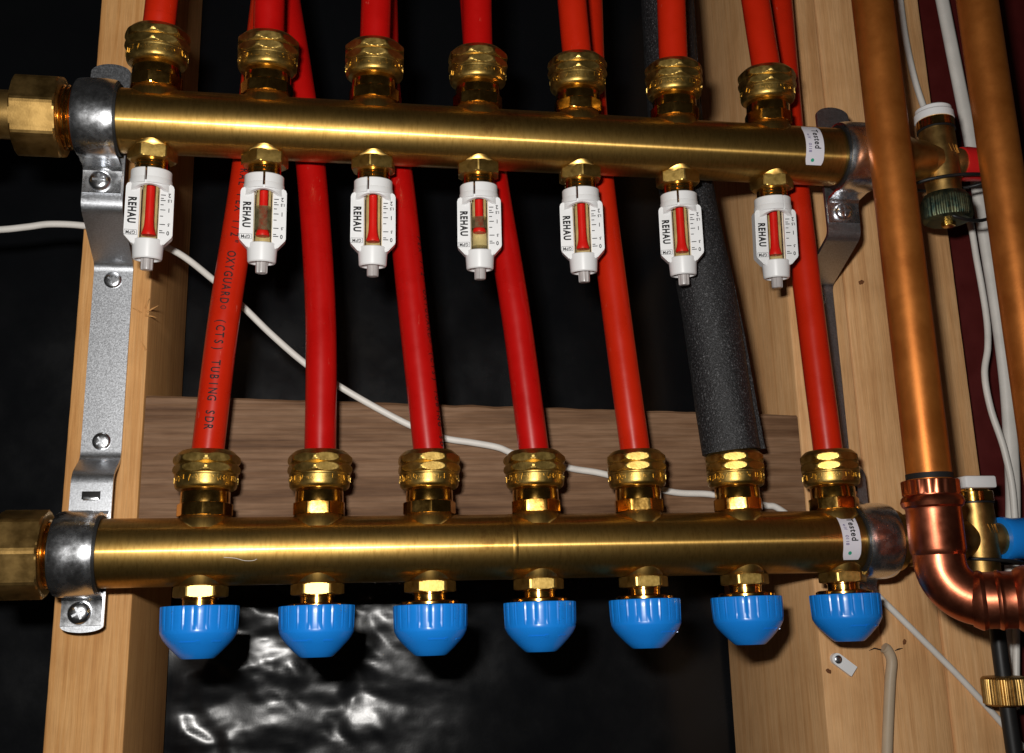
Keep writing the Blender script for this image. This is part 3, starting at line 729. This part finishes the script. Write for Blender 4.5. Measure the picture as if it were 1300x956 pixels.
# ------------------------------------------------------------------ end valves
def end_valve(x, b, label, sleeve, low_):
    T = thing('end_valve', label, 'valve', (x, b['Y'], b['Z']), group='end valves')
    put('body', mesh('body', *lathe([(9.2, -22), (9.6, -14), (10.2, -9), (10.6, 0), (10.2, 9), (9.9, 19), (9.9, 20), (9.5, 20.3)], 56), 30), 'dull', T)
    put('inlet', mesh('inlet', *xf(lathe([(14, -43), (14, -22), (12.6, -18), (12.2, -12), (9.5, -5), (8, 0)], 48), RX), 30), 'dull', T)
    put('outlet', mesh('outlet', *xf(lathe([(8, 0), (8.2, 7), (9.0, 10), (8.6, 14), (7, 16)], 48), RX), 30), 'dull', T)
    put('rim', mesh('rim', *lathe([(9.0, 19.8), (10.6, 20.4), (10.6, 25.4), (10.2, 26)], 56), 30), 'brass', T)
    put('groove_ring', mesh('groove_ring', *lathe([(9.9, 19.1), (10.75, 19.3), (10.75, 20.1), (9.9, 20.3)], 48), 30), 'black', T)
    if low_:
        put('cap', mesh('cap', *bevbox(-9.5, 9.5, -9.5, 9.5, 27.2, 34, 1.2), 30), 'white', T)
        put('hex_nut', mesh('hex_nut', *polyprism(4, 7.2, 24.5, 28, 8.4, .3), 25), 'brass', T)
        put('sleeve', mesh('sleeve', *xf(lathe([(9.0, 13), (11.6, 13.4), (12.0, 15), (11.2, 20), (11.4, 34), (9, 60), (7, 62)], 48), RX), 30), sleeve, T)
    else:
        put('cap', mesh('cap', *lathe([(10.2, 25.8), (10.8, 26.2), (10.7, 30), (9.9, 31), (9.8, 33), (8.8, 33.8)], 56, lambda t, r, z: r*(1+.05*max(0, math.cos(t-2.6))**6)), 30), 'white', T)
        put('sleeve', mesh('sleeve', *xf(lathe([(7.0, 12), (9.6, 12.4), (10.0, 16), (9.2, 34), (7, 36)], 48), RX @ Matrix.Rotation(0, 4, 'X')), 30), sleeve, T)
        put('drain_cap', mesh('drain_cap', *lathe([(6, -36.5), (11.5, -36.2), (13.2, -35), (13.8, -33.8), (13.8, -24.2), (13.2, -23), (11.5, -20.2), (9, -19.4)], 180, lambda t, r, z: r-(.45 if (r > 13.5 and math.sin(60*t) > 0) else 0)), 28), 'patina', T)
        put('drain_stub', mesh('drain_stub', *polyprism(6, 3.4, -39, -35.5, 3.9, .4), 25), 'brass', T)
    g = []
    for a_, dx in ((.5, -2.6), (.5, 0), (.5, 2.6)):
        mt = Matrix.Rotation(R(14), 4, 'Z') @ Matrix.Translation((dx+1, -10.15, 5.2)) @ Matrix.Rotation(-.32, 4, 'Y')
        g.append(xf(bevbox(-.45, .45, -.35, .6, -2.6, 2.6, .15), mt))
    put('cast_mark', mesh('cast_mark', *join(*g), 30), 'dull', T)
    return T
end_valve(434.5, UP, 'brass end valve with white cap, red sleeve and green tarnished drain cap', 'redsleeve', False)
end_valve(443.5, LO, 'brass end valve with square white cap and blue sleeve behind the copper elbow', 'blue', True)
def strap(name, P, r, label, cat, closed=False, material='black'):
    C = spline(P, 8); o = put(name, mesh(name, *sweep(C, r, 10), 40), material); return tag(o, label, cat)
def loop(cx, cy, cz, rx, ry, tilt, a0=0, a1=360, n=22):
    return [Vector((cx+rx*math.cos(R(a0+(a1-a0)*k/n)), cy+ry*math.sin(R(a0+(a1-a0)*k/n)), cz+tilt*math.cos(R(a0+(a1-a0)*k/n)))) for k in range(n+1)]
strap('cable_tie', loop(440, UP['Y'], UP['Z']-12, 24, 12.4, 2.5), .95, 'black cable tie looped round the valve with the red sleeve', 'cable tie')
strap('cable_tie', loop(449, LO['Y'], LO['Z']-12, 18, 11.6, -1.5), .95, 'black cable tie looped round the valve with the blue sleeve', 'cable tie')
strap('cord', [px(1202, 271, -31), px(1214, 275, -34), px(1228, 279, -33), px(1244, 280, -28), px(1256, 277, -20), px(1264, 272, -10), px(1268, 266, 5)], 1.0, 'black cord hanging below the green tarnished drain cap', 'cord')

# ------------------------------------------------------------------ cables
def cable(P, r, label, name='cable', material='cable', sx=None):
    C = spline([Vector(p) for p in P], 10)
    o = put(name, mesh(name, *sweep(C, r if sx is None else (lambda i, t: r*(1+sx*abs(math.sin(t)))), 14), 40), material)
    return tag(o, label, 'cable', 'cables')
Yc = STUD_Y-2.0
wp = [(-60, 293, Yc), (0, 291.5, Yc), (35, 288, Yc), (65, 284.5, Yc), (110, 287, Yc), (165, 298, Yc-.3), (222, 319, Yc), (268, 353, Yc), (308, 389, Yc), (345, 425, Yc), (388, 462, Yc), (430, 490, Yc), (480, 519, Yc), (523, 541, Yc), (563, 556, Yc-.3), (600, 562, Yc-.8), (632, 568, Yc-1), (656, 577, Yc), (722, 594, Yc), (768, 602, Yc), (850, 624, Yc), (905, 628, Yc), (968, 641, Yc), (992, 648, Yc), (1050, 695, Yc), (1108, 750, Yc), (1165, 806, Yc), (1230, 872, Yc), (1300, 950, Yc)]
cable([px(*p) for p in wp], 1.85, 'thin white cable sagging across the frame behind the red pipes')
cable([px(x, y, 31) for x, y in ((1132, -90), (1143, 0), (1150, 50), (1161, 100), (1174, 140), (1195, 200), (1228, 272), (1240, 330), (1252, 400), (1254, 440), (1250, 475), (1258, 520), (1276, 575), (1287, 640), (1290, 760), (1290, 900))], 2.0, 'thin white cable with a kink, beside the thick white one')
cable([px(x, y, 37) for x, y in ((1178, -90), (1196, 0), (1208, 60), (1224, 140), (1235, 195), (1249, 290), (1265, 390), (1277, 480), (1283, 560), (1286, 640), (1284, 760), (1282, 900))], 3.3, 'thick flat white cable running down before the maroon panel', sx=.35)
cable([px(x, y, STUD_Y-1.5) for x, y in ((1122, 822), (1127, 826), (1132, 840), (1130, 866), (1127, 930), (1124, 1020))], 3.0, 'short beige cable stub curling on the stud below the right bracket', name='cable_stub', material='beige')
# crack in the wood beside the stub and the loose clip
T = thing('cable_clip', 'small white cable clip screwed to the stud below the last blue cap', 'cable clip', px(1068, 842, STUD_Y), (0, R(36), 0))
cl = [(-4.2, -3.2), (6.5, -3.4), (7.4, 2.9), (-4.2, 3.2)]+[(-4.2-3.2*math.sin(R(a)), 3.2*math.cos(R(a))) for a in range(20, 170, 20)]
cl = [(-4.2+3.2*math.cos(R(a)), 3.2*math.sin(R(a))) for a in range(90, 271, 15)]+[(7.2, -3.4), (7.6, 2.9)]
put('clip_body', mesh('clip_body', *prism(cl, -3.0, -.05), 30), 'white', T)
screw(T, (-3.8, -3.0, 0), 2.3, .8, .3)
for nm, P in (('crack', [(1103, 826), (1110, 823), (1118, 825), (1124, 828)]), ('crack', [(1136, 826), (1141, 824), (1146, 823)])):
    par = bpy.data.objects['wood_stud.001' if P[0][0] < 1120 else 'wood_stud.002']
    put(nm, mesh(nm, *sweep([px(x, y, STUD_Y+.1) for x, y in P], lambda i, t: .45 if 0 < i < len(P)-1 else .15, 6), 40), 'ink', par)
# hose and brass cap at the lower right corner
T = thing('drain_hose', 'black hose with a brass knurled ring at the lower right corner', 'hose', (453, 8, -75))
put('hose', mesh('hose', *sweep([Vector((1, 0, -60)), Vector((0, 0, 0)), Vector((0, 0, 40))], 4.2, 20), 40), 'black', T)
put('ring', mesh('ring', *lathe([(5, 2.2), (10.6, 1.8), (11.6, .8), (11.8, -.6), (11.8, -12), (10, -13)], 160, lambda t, r, z: r-(.4 if (r > 11.3 and math.sin(48*t) > 0) else 0)), 28), 'dull', T)

# small marks: a scratch on the lower tube, knots in the studs
put('scratch', mesh('scratch', *sweep(spline([Vector((p.x, -math.sqrt(RB*RB-p.z*p.z), p.z)) for p in [px(x, y, -15.9) for x, y in ((284, 709), (298, 710), (310, 713), (321, 713), (326, 711))]], 5), .12, 6), 40), 'cable', LOWER)
for nm, x, y, r in (('wood_stud.002', 1094, 358, 1.5), ('wood_stud.001', 1052, 852, 1.3), ('wood_stud.002', 1149, 815, 1.2), ('wood_stud', 116, 520, 1.0)):
    c = px(x, y, STUD_Y); nb = bpy.data.objects[nm]
    put('knot', mesh('knot', *xf(lathe([(r*1.25, -.3), (r, .18), (r*.4, .24), (.05, .24)], 18, lambda t, q, z: q*(1+.22*math.sin(2*t+x)+.1*math.sin(5*t))), Matrix.Translation((c.x, STUD_Y+(.6 if nm.endswith('2') else 0)-.02, c.z)) @ MY)), 'knot', nb)
